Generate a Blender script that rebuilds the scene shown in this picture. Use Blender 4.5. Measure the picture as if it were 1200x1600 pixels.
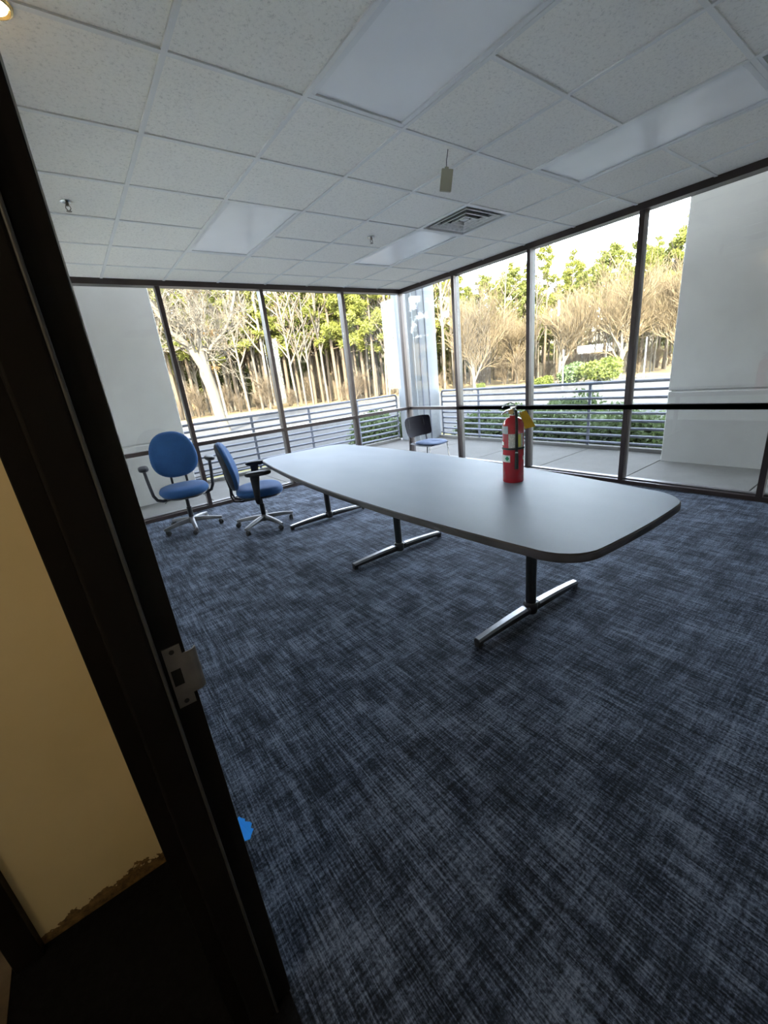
import bpy, math, random
from mathutils import Vector, Matrix, noise
PI = math.pi
random.seed(7)
scene = bpy.context.scene
for o in list(bpy.data.objects): bpy.data.objects.remove(o, do_unlink=True)
col = scene.collection

# ---------------------------------------------------------------- camera
H = 2.722                      # ceiling height
CAMP = Vector((-0.6802, -2.1001, 1.4480))
RX = Vector((0.7900076, -0.6046181, -0.1016118))
RD = Vector((-0.2699412, -0.1942167, -0.9430862))
RF = Vector((0.5504723, 0.7724745, -0.3166440))
FPX = 636.9
cd = bpy.data.cameras.new('camera'); cam = bpy.data.objects.new('camera', cd); col.objects.link(cam)
cd.sensor_fit = 'HORIZONTAL'; cd.sensor_width = 36.0; cd.lens = FPX / 1200 * 36
cd.clip_start = 0.02; cd.clip_end = 400
m3 = Matrix((RX, -RD, -RF)).transposed()
cam.matrix_world = Matrix.Translation(CAMP) @ m3.to_4x4()
scene.camera = cam

def ray(x, y):
    return RX * ((x - 600) / FPX) + RD * ((y - 800) / FPX) + RF
def at_z(x, y, z):
    d = ray(x, y); return CAMP + d * ((z - CAMP.z) / d.z)

# ---------------------------------------------------------------- sky, sun, exposure
SUN_EL = math.radians(30)
SUN_TRAVEL = Vector((0.68 * math.cos(SUN_EL), 0.733 * math.cos(SUN_EL), -math.sin(SUN_EL)))
world = bpy.data.worlds.new('sky'); scene.world = world; world.use_nodes = True
wn = world.node_tree; wn.nodes.clear()
sky = wn.nodes.new('ShaderNodeTexSky'); sky.sky_type = 'NISHITA'; sky.sun_disc = False
sky.sun_elevation = SUN_EL
sky.sun_rotation = math.atan2(-SUN_TRAVEL.x, -SUN_TRAVEL.y)
sky.air_density = 1.0; sky.dust_density = 0.4; sky.ozone_density = 1.0
bg = wn.nodes.new('ShaderNodeBackground'); bg.inputs['Strength'].default_value = 0.56
wo = wn.nodes.new('ShaderNodeOutputWorld')
hs = wn.nodes.new('ShaderNodeHueSaturation'); hs.inputs['Saturation'].default_value = 0.45
wn.links.new(sky.outputs[0], hs.inputs['Color']); wn.links.new(hs.outputs[0], bg.inputs[0]); wn.links.new(bg.outputs[0], wo.inputs[0])
sd = bpy.data.lights.new('sun', 'SUN'); sd.energy = 7.5; sd.angle = math.radians(0.6); sd.color = (1.0, 0.9, 0.74)
sun = bpy.data.objects.new('sun', sd); col.objects.link(sun)
sun.rotation_euler = SUN_TRAVEL.to_track_quat('-Z', 'Y').to_euler(); sun.location = (-20, -25, 30)
scene.view_settings.view_transform = 'Standard'
scene.view_settings.look = 'None'
scene.view_settings.gamma = 1.0
scene.view_settings.use_curve_mapping = False
scene.view_settings.exposure = 3.42

# ---------------------------------------------------------------- materials
MATS = {}
class NT:
    def __init__(s, name):
        s.m = bpy.data.materials.new(name); s.m.use_nodes = True
        s.t = s.m.node_tree; s.b = s.t.nodes['Principled BSDF']
    def n(s, kind, **kw):
        nd = s.t.nodes.new('ShaderNode' + kind)
        for k, v in kw.items():
            if k in nd.inputs: nd.inputs[k].default_value = v
            else: setattr(nd, k, v)
        return nd
    def l(s, a, b): s.t.links.new(a, b)
    def coords(s, scale=(1, 1, 1), kind='Object'):
        c = s.n('TexCoord'); mp = s.n('Mapping'); mp.inputs['Scale'].default_value = scale
        s.l(c.outputs[kind], mp.inputs[0]); return mp.outputs[0]
    def world_pos(s, scale=(1, 1, 1)):
        c = s.n('NewGeometry'); mp = s.n('Mapping'); mp.inputs['Scale'].default_value = scale
        s.l(c.outputs['Position'], mp.inputs[0]); return mp.outputs[0]
    def noise(s, vec, scale, detail=3, rough=.5):
        nd = s.n('TexNoise'); nd.inputs['Scale'].default_value = scale; nd.inputs['Detail'].default_value = detail
        nd.inputs['Roughness'].default_value = rough
        if vec is not None: s.l(vec, nd.inputs['Vector'])
        return nd.outputs[0]
    def ramp(s, fac, stops):
        r = s.n('ValToRGB'); e = r.color_ramp.elements
        while len(e) < len(stops): e.new(.5)
        for i, (p, c) in enumerate(stops):
            e[i].position = p; e[i].color = (*c, 1) if len(c) == 3 else c
        s.l(fac, r.inputs[0]); return r.outputs[0]
    def math(s, op, a, b=None):
        nd = s.n('Math', operation=op)
        for i, v in enumerate((a, b)):
            if v is None: continue
            if isinstance(v, (int, float)): nd.inputs[i].default_value = v
            else: s.l(v, nd.inputs[i])
        return nd.outputs[0]
    def mix(s, fac, a, b):
        nd = s.n('Mix', data_type='RGBA')
        for i, v in ((0, fac), (6, a), (7, b)):
            if isinstance(v, (int, float)): nd.inputs[i].default_value = v
            elif isinstance(v, tuple): nd.inputs[i].default_value = (*v, 1)
            else: s.l(v, nd.inputs[i])
        return nd.outputs[2]
    def bump(s, h, strength=.3, dist=.01):
        b = s.n('Bump'); b.inputs['Strength'].default_value = strength; b.inputs['Distance'].default_value = dist
        s.l(h, b.inputs['Height']); s.l(b.outputs[0], s.b.inputs['Normal'])
    def color(s, c): s.l(c, s.b.inputs['Base Color'])
def plain(name, c, rough=.5, metal=0., var=.12, vscale=6., bump=0., bscale=80., spec=.5, coat=0.):
    t = NT(name); b = t.b
    b.inputs['Roughness'].default_value = rough; b.inputs['Metallic'].default_value = metal
    b.inputs['Specular IOR Level'].default_value = spec; b.inputs['Coat Weight'].default_value = coat
    v = t.coords()
    f = t.noise(v, vscale, 4)
    lo = tuple(x * (1 - var) for x in c); hi = tuple(min(1, x * (1 + var)) for x in c)
    t.color(t.ramp(f, [(.3, lo), (.7, hi)]))
    if bump: t.bump(t.noise(v, bscale, 2), bump, .004)
    MATS[name] = t.m; return t.m

def make_materials():
    # carpet: charcoal with broken pale cross-woven streaks
    t = NT('carpet'); v = t.coords()
    a = t.noise(t.coords((190, 5, 1)), 1, 2, .6); b = t.noise(t.coords((6, 120, 1)), 1, 2, .6)
    p = t.noise(v, 4.5, 5, .65); q = t.noise(t.coords((34, 3.5, 1)), 1, 3, .6); r = t.noise(t.coords((3.0, 26, 1)), 1, 3, .6)
    sp = t.noise(v, 110, 3, .7)
    s1 = t.math('ADD', t.math('MULTIPLY', a, .80), t.math('MULTIPLY', b, .45))
    s2 = t.math('ADD', t.math('MULTIPLY', q, .50), t.math('MULTIPLY', r, .32))
    s3 = t.math('ADD', t.math('ADD', s1, s2), t.math('ADD', t.math('MULTIPLY', p, .75), t.math('MULTIPLY', sp, .85)))
    fac = t.math('MULTIPLY', t.math('SUBTRACT', s3, 1.45), 1.35)
    t.color(t.ramp(fac, [(.10, (.0045, .006, .009)), (.36, (.0125, .0168, .0245)), (.58, (.045, .055, .076)), (.85, (.12, .14, .178))]))
    t.b.inputs['Roughness'].default_value = .95; t.b.inputs['Specular IOR Level'].default_value = .15
    t.bump(t.math('ADD', sp, a), .5, .004); MATS['carpet'] = t.m
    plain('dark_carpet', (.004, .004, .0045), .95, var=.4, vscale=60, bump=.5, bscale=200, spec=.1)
    plain('brown_floor', (.09, .065, .04), .6, var=.4, vscale=14)
    # acoustic tile
    t = NT('ceiling_tile'); v = t.world_pos()
    f = t.noise(v, 60, 4, .75); g = t.noise(v, 170, 2, .6)
    h = t.math('ADD', t.math('MULTIPLY', f, .7), t.math('MULTIPLY', g, .3))
    t.color(t.ramp(h, [(.36, (.64, .62, .58)), (.46, (.85, .825, .775)), (.7, (.90, .875, .82))]))
    t.b.inputs['Roughness'].default_value = .95; t.b.inputs['Specular IOR Level'].default_value = .2
    t.bump(h, .45, .004); MATS['ceiling_tile'] = t.m
    plain('grid_white', (.74, .74, .73), .45, var=.03)
    plain('fixture_white', (.70, .71, .72), .4, var=.03)
    t = NT('lens'); t.b.inputs['Roughness'].default_value = .24
    t.b.inputs['Specular IOR Level'].default_value = .9
    f = t.noise(t.coords(), 3, 2); t.color(t.ramp(f, [(.3, (.86, .865, .88)), (.7, (.90, .90, .91))])); MATS['lens'] = t.m
    plain('vent_dark', (.03, .03, .033), .8)
    plain('vent_paint', (.62, .62, .61), .4, var=.2, vscale=25)
    plain('chrome', (.62, .62, .63), .22, 1.0, var=.06)
    plain('brass', (.75, .55, .25), .25, 1.0, var=.08)
    plain('dull_steel', (.20, .17, .14), .42, .8, var=.15, vscale=30)
    plain('bronze', (.045, .032, .030), .35, .35, var=.15, vscale=4, spec=.5)
    plain('bronze_light', (.07, .065, .065), .45, .2, var=.1)
    plain('jamb_paint', (.0068, .0054, .0046), .45, 0, var=.15, vscale=5, bump=.05, bscale=120, spec=.12)
    plain('highlight_grey', (.04, .039, .036), .5, .0, var=.3, vscale=12)  # lighter grey that paints the highlight on the door stop edge
    plain('hole_black', (.002, .002, .002), .9)
    # corridor wall, scuffed at the bottom
    t = NT('yellow_wall'); v = t.world_pos()
    sep = t.n('SeparateXYZ'); t.l(v, sep.inputs[0])
    n1 = t.noise(v, 9, 5, .7); n2 = t.noise(v, 38, 4, .7)
    hgt = t.math('ADD', sep.outputs[2], t.math('MULTIPLY', n1, -.17))
    stain = t.math('LESS_THAN', t.math('ADD', hgt, t.math('MULTIPLY', n2, -.05)), -.062)
    base = t.ramp(t.noise(v, 4, 3), [(.3, (.56, .46, .27)), (.7, (.62, .51, .31))])
    t.color(t.mix(stain, base, t.ramp(n2, [(.35, (.05, .03, .012)), (.65, (.22, .13, .045))])))
    t.b.inputs['Roughness'].default_value = .6; t.bump(t.noise(v, 140, 2), .08, .002); MATS['yellow_wall'] = t.m
    plain('room_wall', (.72, .71, .67), .7, var=.04, bump=.06, bscale=150)
    # table
    t = NT('laminate'); v = t.coords()
    f = t.noise(t.coords((3, 1.2, 1)), 1.2, 2, .5)
    t.color(t.ramp(f, [(.3, (.20, .224, .258)), (.7, (.216, .242, .278))]))
    t.l(t.ramp(t.noise(v, 3, 2, .5), [(.3, (.46,) * 3), (.7, (.50,) * 3)]), t.b.inputs['Roughness'])
    t.b.inputs['Specular IOR Level'].default_value = .045; MATS['laminate'] = t.m
    plain('edge_band', (.035, .028, .027), .45, var=.1)
    plain('black_metal', (.012, .012, .014), .34, .2, var=.1)
    plain('black_plastic', (.02, .02, .022), .45, var=.15)
    plain('foot_steel', (.20, .20, .21), .35, .85, var=.12, vscale=12)
    # chairs
    t = NT('blue_fabric'); v = t.coords()
    f = t.noise(v, 240, 2); g = t.noise(v, 9, 3)
    t.color(t.mix(t.math('MULTIPLY', f, .6), t.ramp(g, [(.3, (.008, .034, .10)), (.7, (.011, .045, .125))]), (.019, .074, .19)))
    t.b.inputs['Roughness'].default_value = .85; t.b.inputs['Sheen Weight'].default_value = .05
    t.b.inputs['Specular IOR Level'].default_value = .2; t.bump(f, .3, .002); MATS['blue_fabric'] = t.m
    t = NT('slate_fabric'); v = t.coords(); f = t.noise(v, 260, 2)
    t.color(t.ramp(f, [(.3, (.06, .085, .15)), (.7, (.13, .17, .27))])); t.b.inputs['Roughness'].default_value = .85
    MATS['slate_fabric'] = t.m
    plain('arm_plastic', (.022, .022, .026), .5, var=.2, vscale=20, spec=.08)
    plain('star_base', (.10, .102, .108), .4, .5, var=.2, vscale=10)
    plain('navy_plastic', (.007, .006, .011), .6, var=.15, spec=.06)
    # extinguisher
    plain('red_paint', (.46, .009, .018), .22, var=.08, coat=.5)
    plain('paper_white', (.78, .78, .74), .6, var=.05)
    plain('yellow_card', (.72, .42, .01), .6, var=.08)
    plain('label_yellow', (.75, .65, .10), .5, var=.1)
    plain('green_ink', (.005, .22, .09), .5, var=.05)
    plain('silver_label', (.42, .42, .43), .4, .3, var=.15, vscale=60)
    t = NT('print_lines'); v = t.coords((1, 1, 95)); w = t.n('TexWave', wave_type='BANDS', bands_direction='Z')
    w.inputs['Scale'].default_value = 1.6; t.l(v, w.inputs[0])
    g = t.noise(t.coords((160, 160, 90)), 1, 2); k = t.math('MULTIPLY', w.outputs[1], t.math('GREATER_THAN', g, .42))
    t.color(t.ramp(k, [(.45, (.74, .72, .66)), (.7, (.28, .25, .22))])); t.b.inputs['Roughness'].default_value = .55
    MATS['print_lines'] = t.m
    plain('rubber', (.014, .014, .015), .5)
    plain('card_beige', (.42, .40, .30), .7, var=.06)
    plain('tape_blue', (.0, .30, .95), .6, var=.08)
    # outside
    t = NT('pier_paint'); v = t.world_pos()
    f = t.noise(v, 1.6, 6, .65); g = t.noise(v, 24, 4, .7)
    c0 = t.ramp(f, [(.3, (.335, .327, .315)), (.7, (.385, .377, .365))])
    t.color(t.mix(t.math('MULTIPLY', t.math('GREATER_THAN', g, .70), .35), c0, (.30, .28, .25)))
    t.b.inputs['Roughness'].default_value = .8; t.bump(t.noise(v, 60, 3), .12, .003); MATS['pier_paint'] = t.m
    plain('pier_cladding', (.165, .178, .192), .6, var=.05, vscale=2, spec=.15)
    t = NT('concrete'); v = t.world_pos()
    f = t.noise(v, 2.2, 6, .7); g = t.noise(v, 120, 3, .7)
    t.color(t.mix(t.math('MULTIPLY', g, .25), t.ramp(f, [(.3, (.108, .105, .10)), (.7, (.132, .128, .121))]), (.088, .086, .08)))
    t.b.inputs['Roughness'].default_value = .85; t.bump(g, .2, .002); t.b.inputs['Specular IOR Level'].default_value = .04; MATS['concrete'] = t.m
    plain('rail_paint', (.10, .108, .135), .5, .1, var=.08, spec=.25)
    t = NT('parking_lot'); v = t.world_pos()
    f = t.noise(v, .35, 5, .6); g = t.noise(v, 9, 4, .7)
    t.color(t.mix(t.math('MULTIPLY', g, .35), t.ramp(f, [(.3, (.036, .0357, .035)), (.7, (.047, .0465, .045))]), (.034, .0335, .032)))
    t.b.inputs['Roughness'].default_value = .9; t.b.inputs['Specular IOR Level'].default_value = .04; MATS['parking_lot'] = t.m
    t = NT('dry_grass'); v = t.world_pos()
    f = t.noise(v, .5, 6, .7); g = t.noise(v, 6, 5, .8)
    t.color(t.mix(g, t.ramp(f, [(.3, (.105, .082, .042)), (.7, (.14, .11, .055))]), (.075, .08, .03)))
    t.b.inputs['Roughness'].default_value = 1; t.b.inputs['Specular IOR Level'].default_value = .04; MATS['dry_grass'] = t.m
    t = NT('leaf_litter'); v = t.world_pos(); g = t.noise(v, 3, 6, .8)
    t.color(t.ramp(g, [(.3, (.075, .056, .032)), (.6, (.145, .11, .06)), (.8, (.19, .145, .077))]))
    t.b.inputs['Roughness'].default_value = 1; t.b.inputs['Specular IOR Level'].default_value = .04; MATS['leaf_litter'] = t.m
    def bark(name, a, b):
        a, b = [tuple(x * .155 for x in c) for c in (a, b)]
        t = NT(name); f = t.noise(t.coords((5, 5, 1.2)), 1.5, 5, .7)
        t.color(t.ramp(f, [(.3, a), (.7, b)])); t.b.inputs['Roughness'].default_value = .9
        t.b.inputs['Specular IOR Level'].default_value = .1; MATS[name] = t.m
    bark('pale_bark', (.34, .29, .21), (.52, .46, .36)); bark('pine_bark', (.24, .18, .12), (.40, .31, .21))
    bark('grey_bark', (.22, .19, .15), (.37, .33, .27)); bark('twig_tan', (.36, .27, .15), (.48, .37, .22))
    bark('twig_brown', (.25, .19, .12), (.36, .28, .18))
    def leaf(name, a, b, tr=.35):
        a, b = [tuple(x * .225 for x in c) for c in (a, b)]
        t = NT(name); f = t.noise(t.world_pos(), 1.1, 4, .8); g = t.noise(t.world_pos(), 9, 2, .8)
        t.color(t.ramp(t.math('ADD', t.math('MULTIPLY', f, .6), t.math('MULTIPLY', g, .4)), [(.35, a), (.65, b)]))
        t.b.inputs['Roughness'].default_value = .7; t.b.inputs['Specular IOR Level'].default_value = .2
        out = t.t.nodes['Material Output']; tl = t.n('BsdfTranslucent'); mx = t.n('MixShader')
        tl.inputs[0].default_value = (*[(x + y) * .6 for x, y in zip(a, b)], 1); mx.inputs[0].default_value = tr
        t.l(t.b.outputs[0], mx.inputs[1]); t.l(tl.outputs[0], mx.inputs[2]); t.l(mx.outputs[0], out.inputs[0]); MATS[name] = t.m
    leaf('pine_needles', (.20, .235, .04), (.38, .41, .085)); leaf('bright_needles', (.27, .31, .04), (.46, .47, .085))
    leaf('dark_needles', (.08, .125, .045), (.17, .22, .075)); leaf('hedge_leaf', (.12, .20, .06), (.36, .48, .20))
    leaf('shrub_leaf', (.17, .23, .03), (.38, .44, .08)); leaf('dead_leaf', (.36, .20, .06), (.52, .33, .12))
    plain('sign_white', (.72, .72, .70), .5, var=.04); plain('pole_grey', (.09, .095, .10), .7)
    plain('facade', (.50, .48, .44), .8, var=.08, vscale=1.5)
    # window glass: clear with facing-dependent mirror reflection of a plain pane
    t = NT('window_glass'); out = t.t.nodes['Material Output']; t.t.nodes.remove(t.b)
    lw = t.n('LayerWeight'); lw.inputs[0].default_value = .5
    f5 = t.math('POWER', lw.outputs['Facing'], 4.0); fac = t.math('ADD', t.math('MULTIPLY', f5, .85), .020)
    tr = t.n('BsdfTransparent'); tr.inputs[0].default_value = (.975, .985, .98, 1)
    gl = t.n('BsdfGlossy'); gl.inputs['Roughness'].default_value = 0.0; gl.inputs[0].default_value = (1, 1, 1, 1)
    mx = t.n('MixShader'); t.l(fac, mx.inputs[0]); t.l(tr.outputs[0], mx.inputs[1]); t.l(gl.outputs[0], mx.inputs[2])
    t.l(mx.outputs[0], out.inputs[0]); MATS['window_glass'] = t.m
    t = NT('lamp_glow'); t.b.inputs['Base Color'].default_value = (.8, .7, .5, 1)
    t.b.inputs['Emission Color'].default_value = (1.0, .72, .34, 1); t.b.inputs['Emission Strength'].default_value = 5.0
    MATS['lamp_glow'] = t.m
make_materials()

# ---------------------------------------------------------------- mesh helpers
class MB:
    def __init__(s): s.v = []; s.f = []
    def add(s, vs, fs):
        n = len(s.v); s.v += [tuple(p) for p in vs]; s.f += [tuple(i + n for i in q) for q in fs]; return s
    def box(s, x0, x1, y0, y1, z0, z1):
        return s.add([(x0,y0,z0),(x1,y0,z0),(x1,y1,z0),(x0,y1,z0),(x0,y0,z1),(x1,y0,z1),(x1,y1,z1),(x0,y1,z1)],
            [(0,3,2,1),(4,5,6,7),(0,1,5,4),(1,2,6,5),(2,3,7,6),(3,0,4,7)])
    def prism(s, poly, z0, z1):
        n = len(poly)
        return s.add([(x, y, z0) for x, y in poly] + [(x, y, z1) for x, y in poly],
            [tuple(range(n))[::-1], tuple(range(n, 2 * n))] + [(i, (i+1) % n, n + (i+1) % n, n + i) for i in range(n)])
    def rings(s, rings, cap=True):
        n = len(rings[0]); vs = [p for r in rings for p in r]; fs = []
        for k in range(len(rings) - 1):
            for i in range(n):
                j = (i + 1) % n; fs.append((k*n+i, k*n+j, (k+1)*n+j, (k+1)*n+i))
        if cap: fs += [tuple(range(n))[::-1], tuple(range((len(rings)-1)*n, len(rings)*n))]
        return s.add(vs, fs)
    def lathe(s, prof, n=24, c=(0, 0, 0)):
        return s.rings([[(c[0] + r*math.cos(2*PI*i/n), c[1] + r*math.sin(2*PI*i/n), c[2] + z) for i in range(n)] for r, z in prof])
    def tube(s, pts, r, n=8, flat=1.0, cap=True):
        pts = [Vector(p) for p in pts]; rs = r if isinstance(r, (list, tuple)) else [r] * len(pts)
        rings = []; ref = None
        for i, p in enumerate(pts):
            t = (pts[min(i+1, len(pts)-1)] - pts[max(i-1, 0)]).normalized()
            if ref is None:
                ref = Vector((0, 0, 1)) if abs(t.z) < .9 else Vector((1, 0, 0))
            u = t.cross(ref)
            if u.length < 1e-5: u = t.orthogonal()
            u.normalize(); w = u.cross(t).normalized(); ref = w
            rings.append([p + u * (rs[i]*math.cos(2*PI*k/n)) + w * (rs[i]*flat*math.sin(2*PI*k/n)) for k in range(n)])
        return s.rings(rings, cap)
    def ellipsoid(s, c, rx, ry, rz, n=20, m=12, p=1.0):
        pr = []
        def sg(x, e): return math.copysign(abs(x) ** e, x)
        for j in range(m + 1):
            a = -PI/2 + PI*j/m; cz = sg(math.sin(a), p); cr = max(abs(math.cos(a)) ** p, 1e-3)
            pr.append([(c[0] + rx*cr*sg(math.cos(2*PI*i/n), p), c[1] + ry*cr*sg(math.sin(2*PI*i/n), p), c[2] + rz*cz) for i in range(n)])
        return s.rings(pr)
    def mesh(s, name, mat, smooth=False, ang=40):
        me = bpy.data.meshes.new(name); me.from_pydata(s.v, [], s.f)
        me.materials.append(MATS[mat]); me.validate(); me.update()
        if smooth:
            me.polygons.foreach_set('use_smooth', [True] * len(me.polygons))
            me.set_sharp_from_angle(angle=math.radians(ang))
        return me
    def build(s, name, mat, parent=None, smooth=False, bevel=0, seg=2, ang=40, sub=0):
        o = bpy.data.objects.new(name, s.mesh(name, mat, smooth or bevel > 0, ang)); col.objects.link(o)
        if parent is not None: o.parent = parent
        if bevel:
            b = o.modifiers.new('bevel', 'BEVEL'); b.width = bevel; b.segments = seg; b.limit_method = 'ANGLE'; b.angle_limit = math.radians(35)
            b.harden_normals = False
        return o
def tag(o, label=None, cat=None, group=None, kind=None):
    if label: o['label'] = label
    if cat: o['category'] = cat
    if group: o['group'] = group
    if kind: o['kind'] = kind
    return o
def empty(name, loc=(0, 0, 0), rz=0, parent=None):
    o = bpy.data.objects.new(name, None); col.objects.link(o); o.location = loc; o.rotation_euler = (0, 0, rz)
    o.empty_display_size = .1
    if parent is not None: o.parent = parent
    return o
def inst(name, me, parent=None, loc=(0, 0, 0), rot=(0, 0, 0), sc=None):
    o = bpy.data.objects.new(name, me); col.objects.link(o); o.location = loc; o.rotation_euler = rot
    if sc is not None: o.scale = sc
    if parent is not None: o.parent = parent
    return o
def copy_tree(o, parent=None):
    c = o.copy(); col.objects.link(c); c.parent = parent
    for ch in list(o.children): copy_tree(ch, c)
    return c
def struct(o): o['kind'] = 'structure'; return o
def arc(cx, cz, r, a0, a1, n): return [(cx + r*math.cos(a0 + (a1-a0)*i/n), cz + r*math.sin(a0 + (a1-a0)*i/n)) for i in range(n + 1)]

# ================================================================ ROOM
XL, XR, YB, YF = -0.628, 4.131, 3.557, -3.35
XO = -0.758                                        # corridor side of the door wall
struct(MB().box(XL, XR + .11, YF, YB + .11, -.12, 0).build('floor', 'carpet'))

# ---- ceiling: slab, tee grid, lay-in tiles
T = .61
ceil = struct(MB().box(XO, XR + .11, YF - .1, YB + .11, H + .10, H + .22).build('ceiling', 'room_wall'))
xs = sorted({XL} | {T * i for i in range(-1, 7) if XL < T * i < XR} | {XR})
ys = sorted({YF} | {T * j for j in range(-6, 6) if YF < T * j < YB} | {YB})
for x in xs[1:-1]: MB().box(x - .012, x + .012, YF, YB, H, H + .03).build('grid_bar', 'grid_white', ceil)
light_mid = {(1, -1), (4, -1), (1, 3), (4, 3)}      # a 2 x 4 light has no cross bar at mid length
for i in range(len(xs) - 1):
    for y in ys[1:-1]:
        if (math.floor((xs[i] + xs[i+1]) / 2 / T), round(y / T)) in light_mid: continue
        MB().box(xs[i] + .0121, xs[i+1] - .0121, y - .012, y + .012, H + .0006, H + .028).build('grid_bar', 'grid_white', ceil)
lights_cells = {(1, -2), (1, -1), (4, -2), (4, -1), (1, 2), (1, 3), (4, 2), (4, 3)}
vent_cells = {(4, 1), (4, -3)}
tile_cache = {}
for i in range(len(xs) - 1):
    for j in range(len(ys) - 1):
        ci = math.floor((xs[i] + xs[i+1]) / 2 / T); cj = math.floor((ys[j] + ys[j+1]) / 2 / T)
        if (ci, cj) in lights_cells or (ci, cj) in vent_cells: continue
        w, d = xs[i+1] - xs[i], ys[j+1] - ys[j]; k = (round(w, 3), round(d, 3))
        if k not in tile_cache:
            tile_cache[k] = MB().box(-w/2 + .0125, w/2 - .0125, -d/2 + .0125, d/2 - .0125, .007, .022).mesh('ceiling_tile', 'ceiling_tile')
        inst('ceiling_tile', tile_cache[k], ceil, ((xs[i] + xs[i+1]) / 2, (ys[j] + ys[j+1]) / 2, H + random.uniform(-.001, .001)))
# perimeter wall angle of the ceiling grid
for b in ((XL, XL + .02, YF, YB), (XL, XR, YF, YF + .02)):
    MB().box(*b, H - .002, H + .004).build('wall_angle', 'grid_white', ceil)

# ---- recessed troffers
def troffer(ci, cj, label):
    x0, x1, y0, y1 = ci*T + .013, (ci+1)*T - .013, cj*T + .013, (cj+2)*T - .013
    t = empty('ceiling_light', ((x0+x1)/2, (y0+y1)/2, H)); a, b = (x1-x0)/2, (y1-y0)/2
    f = MB(); e = .028
    f.box(-a, a, -b, -b+e, .001, .05).box(-a, a, b-e, b, .001, .05).box(-a, -a+e, -b+e, b-e, .001, .05).box(a-e, a, -b+e, b-e, .001, .05)
    f.build('frame', 'fixture_white', t, bevel=.002)
    m = MB(); a -= e; b -= e; n = 10
    g = [[(-a + 2*a*i/n, -b + 2*b*j/(2*n), .010 + .0 * i) for i in range(n+1)] for j in range(2*n+1)]
    vs = [p for r in g for p in r]; fs = [(j*(n+1)+i, (j+1)*(n+1)+i, (j+1)*(n+1)+i+1, j*(n+1)+i+1) for j in range(2*n) for i in range(n)]
    m.add(vs, fs); m.build('diffuser', 'lens', t)
    MB().box(-a, a, -b, b, .05, .09).build('housing', 'fixture_white', t)
    tag(t, label, 'ceiling light', 'recessed ceiling lights')
troffer(1, -2, 'large unlit recessed ceiling light panel nearest the doorway, cut by the top edge')
troffer(4, -2, 'unlit recessed ceiling light panel along the right window wall')
troffer(1, 2, 'unlit recessed ceiling light panel nearest the back left windows')
troffer(4, 2, 'unlit recessed ceiling light panel beside the square air vent, near the far corner')
def vent(ci, cj, label):
    t = empty('air_vent', ((ci+.5)*T, (cj+.5)*T, H)); a = T/2 - .013
    MB().box(-a, a, -a, a, .075, .085).build('backing', 'vent_dark', t)
    f = MB(); e = .016
    f.box(-a, a, -a, -a+e, .001, .07).box(-a, a, a-e, a, .001, .07).box(-a, -a+e, -a+e, a-e, .001, .07).box(a-e, a, -a+e, a-e, .001, .07)
    f.build('frame', 'fixture_white', t)
    for r0, r1 in ((.232, .212), (.162, .142), (.094, .074)):
        m = MB(); z0, z1 = .004, .024
        def sq(r, z): return [(-r, -r, z), (r, -r, z), (r, r, z), (-r, r, z)]
        m.rings([sq(r0, z0), sq(r0 - .014, z0 - .001), sq(r1 - .008, z1), sq(r1, z1 + .002), sq(r0, z0)], cap=False)
        m.build('louver', 'vent_paint', t)
    MB().box(-.03, .03, -.03, .03, .014, .02).build('centre_plate', 'fixture_white', t)
    tag(t, label, 'air vent', 'square ceiling air vents')
vent(4, 1, 'square stepped air vent in the ceiling above the table')
vent(4, -3, 'square air vent at the upper right edge beside the right ceiling light')
def sprinkler(x, y, label):
    t = empty('fire_sprinkler', (x, y, H + .006))
    MB().lathe([(.002, .0), (.034, .0), (.036, -.004), (.022, -.010), (.002, -.010)], 20).build('escutcheon', 'chrome', t, smooth=True)
    m = MB(); m.lathe([(.010, -.008), (.010, -.026), (.006, -.028)], 12)
    m.tube([(.010, 0, -.024), (.014, 0, -.040), (.002, 0, -.056)], .003, 6); m.tube([(-.010, 0, -.024), (-.014, 0, -.040), (-.002, 0, -.056)], .003, 6)
    m.build('frame_arms', 'dull_steel', t, smooth=True)
    MB().lathe([(.001, -.056), (.016, -.056), (.016, -.058), (.001, -.058)], 14).build('deflector', 'dull_steel', t)
    tag(t, label, 'sprinkler', 'ceiling fire sprinklers')
sprinkler(-.307, 1.598, 'metal fire sprinkler in the ceiling beside the dark door frame')
sprinkler(2.121, 1.552, 'chrome fire sprinkler between the two far ceiling lights')
# hanging tag
t = empty('hanging_sensor_box', (1.63, .048, H))
MB().tube([(0, 0, .006), (-.006, .004, -.03), (-.018, 0, -.055), (-.020, 0, -.10)], .0022, 6).build('wire', 'vent_dark', t, smooth=True)
b = MB().box(-.036, .036, -.012, .012, -.115, 0).build('box', 'card_beige', t, bevel=.003); b.location = (-.012, 0, -.098); b.rotation_euler = (.10, .16, -.62)
b = MB().box(-.012, .012, -.006, .006, 0, .012).build('clip', 'card_beige', t, bevel=.002); b.location = (-.020, 0, -.100); b.rotation_euler = (.10, .16, -.62)
tag(t, 'small beige box dangling from the ceiling on a thin wire', 'hanging box')
# lit brass ring fitting at the edge of view
t = empty('ring_downlight', (-.515, .03, H + .004))
MB().lathe([(.036, .0), (.050, -.012), (.056, -.010), (.060, .0)], 28).build('trim_ring', 'brass', t, smooth=True)
MB().lathe([(.002, -.003), (.036, -.003), (.036, .004), (.002, .004)], 24).build('lens', 'lens', t)
MB().lathe([(.0365, -.0045), (.042, -.0075), (.0425, -.0045), (.0365, -.0015)], 28).build('glowing_ring', 'lamp_glow', t)
tag(t, 'small round ceiling downlight with glowing brass ring at the top left corner', 'downlight')

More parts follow.
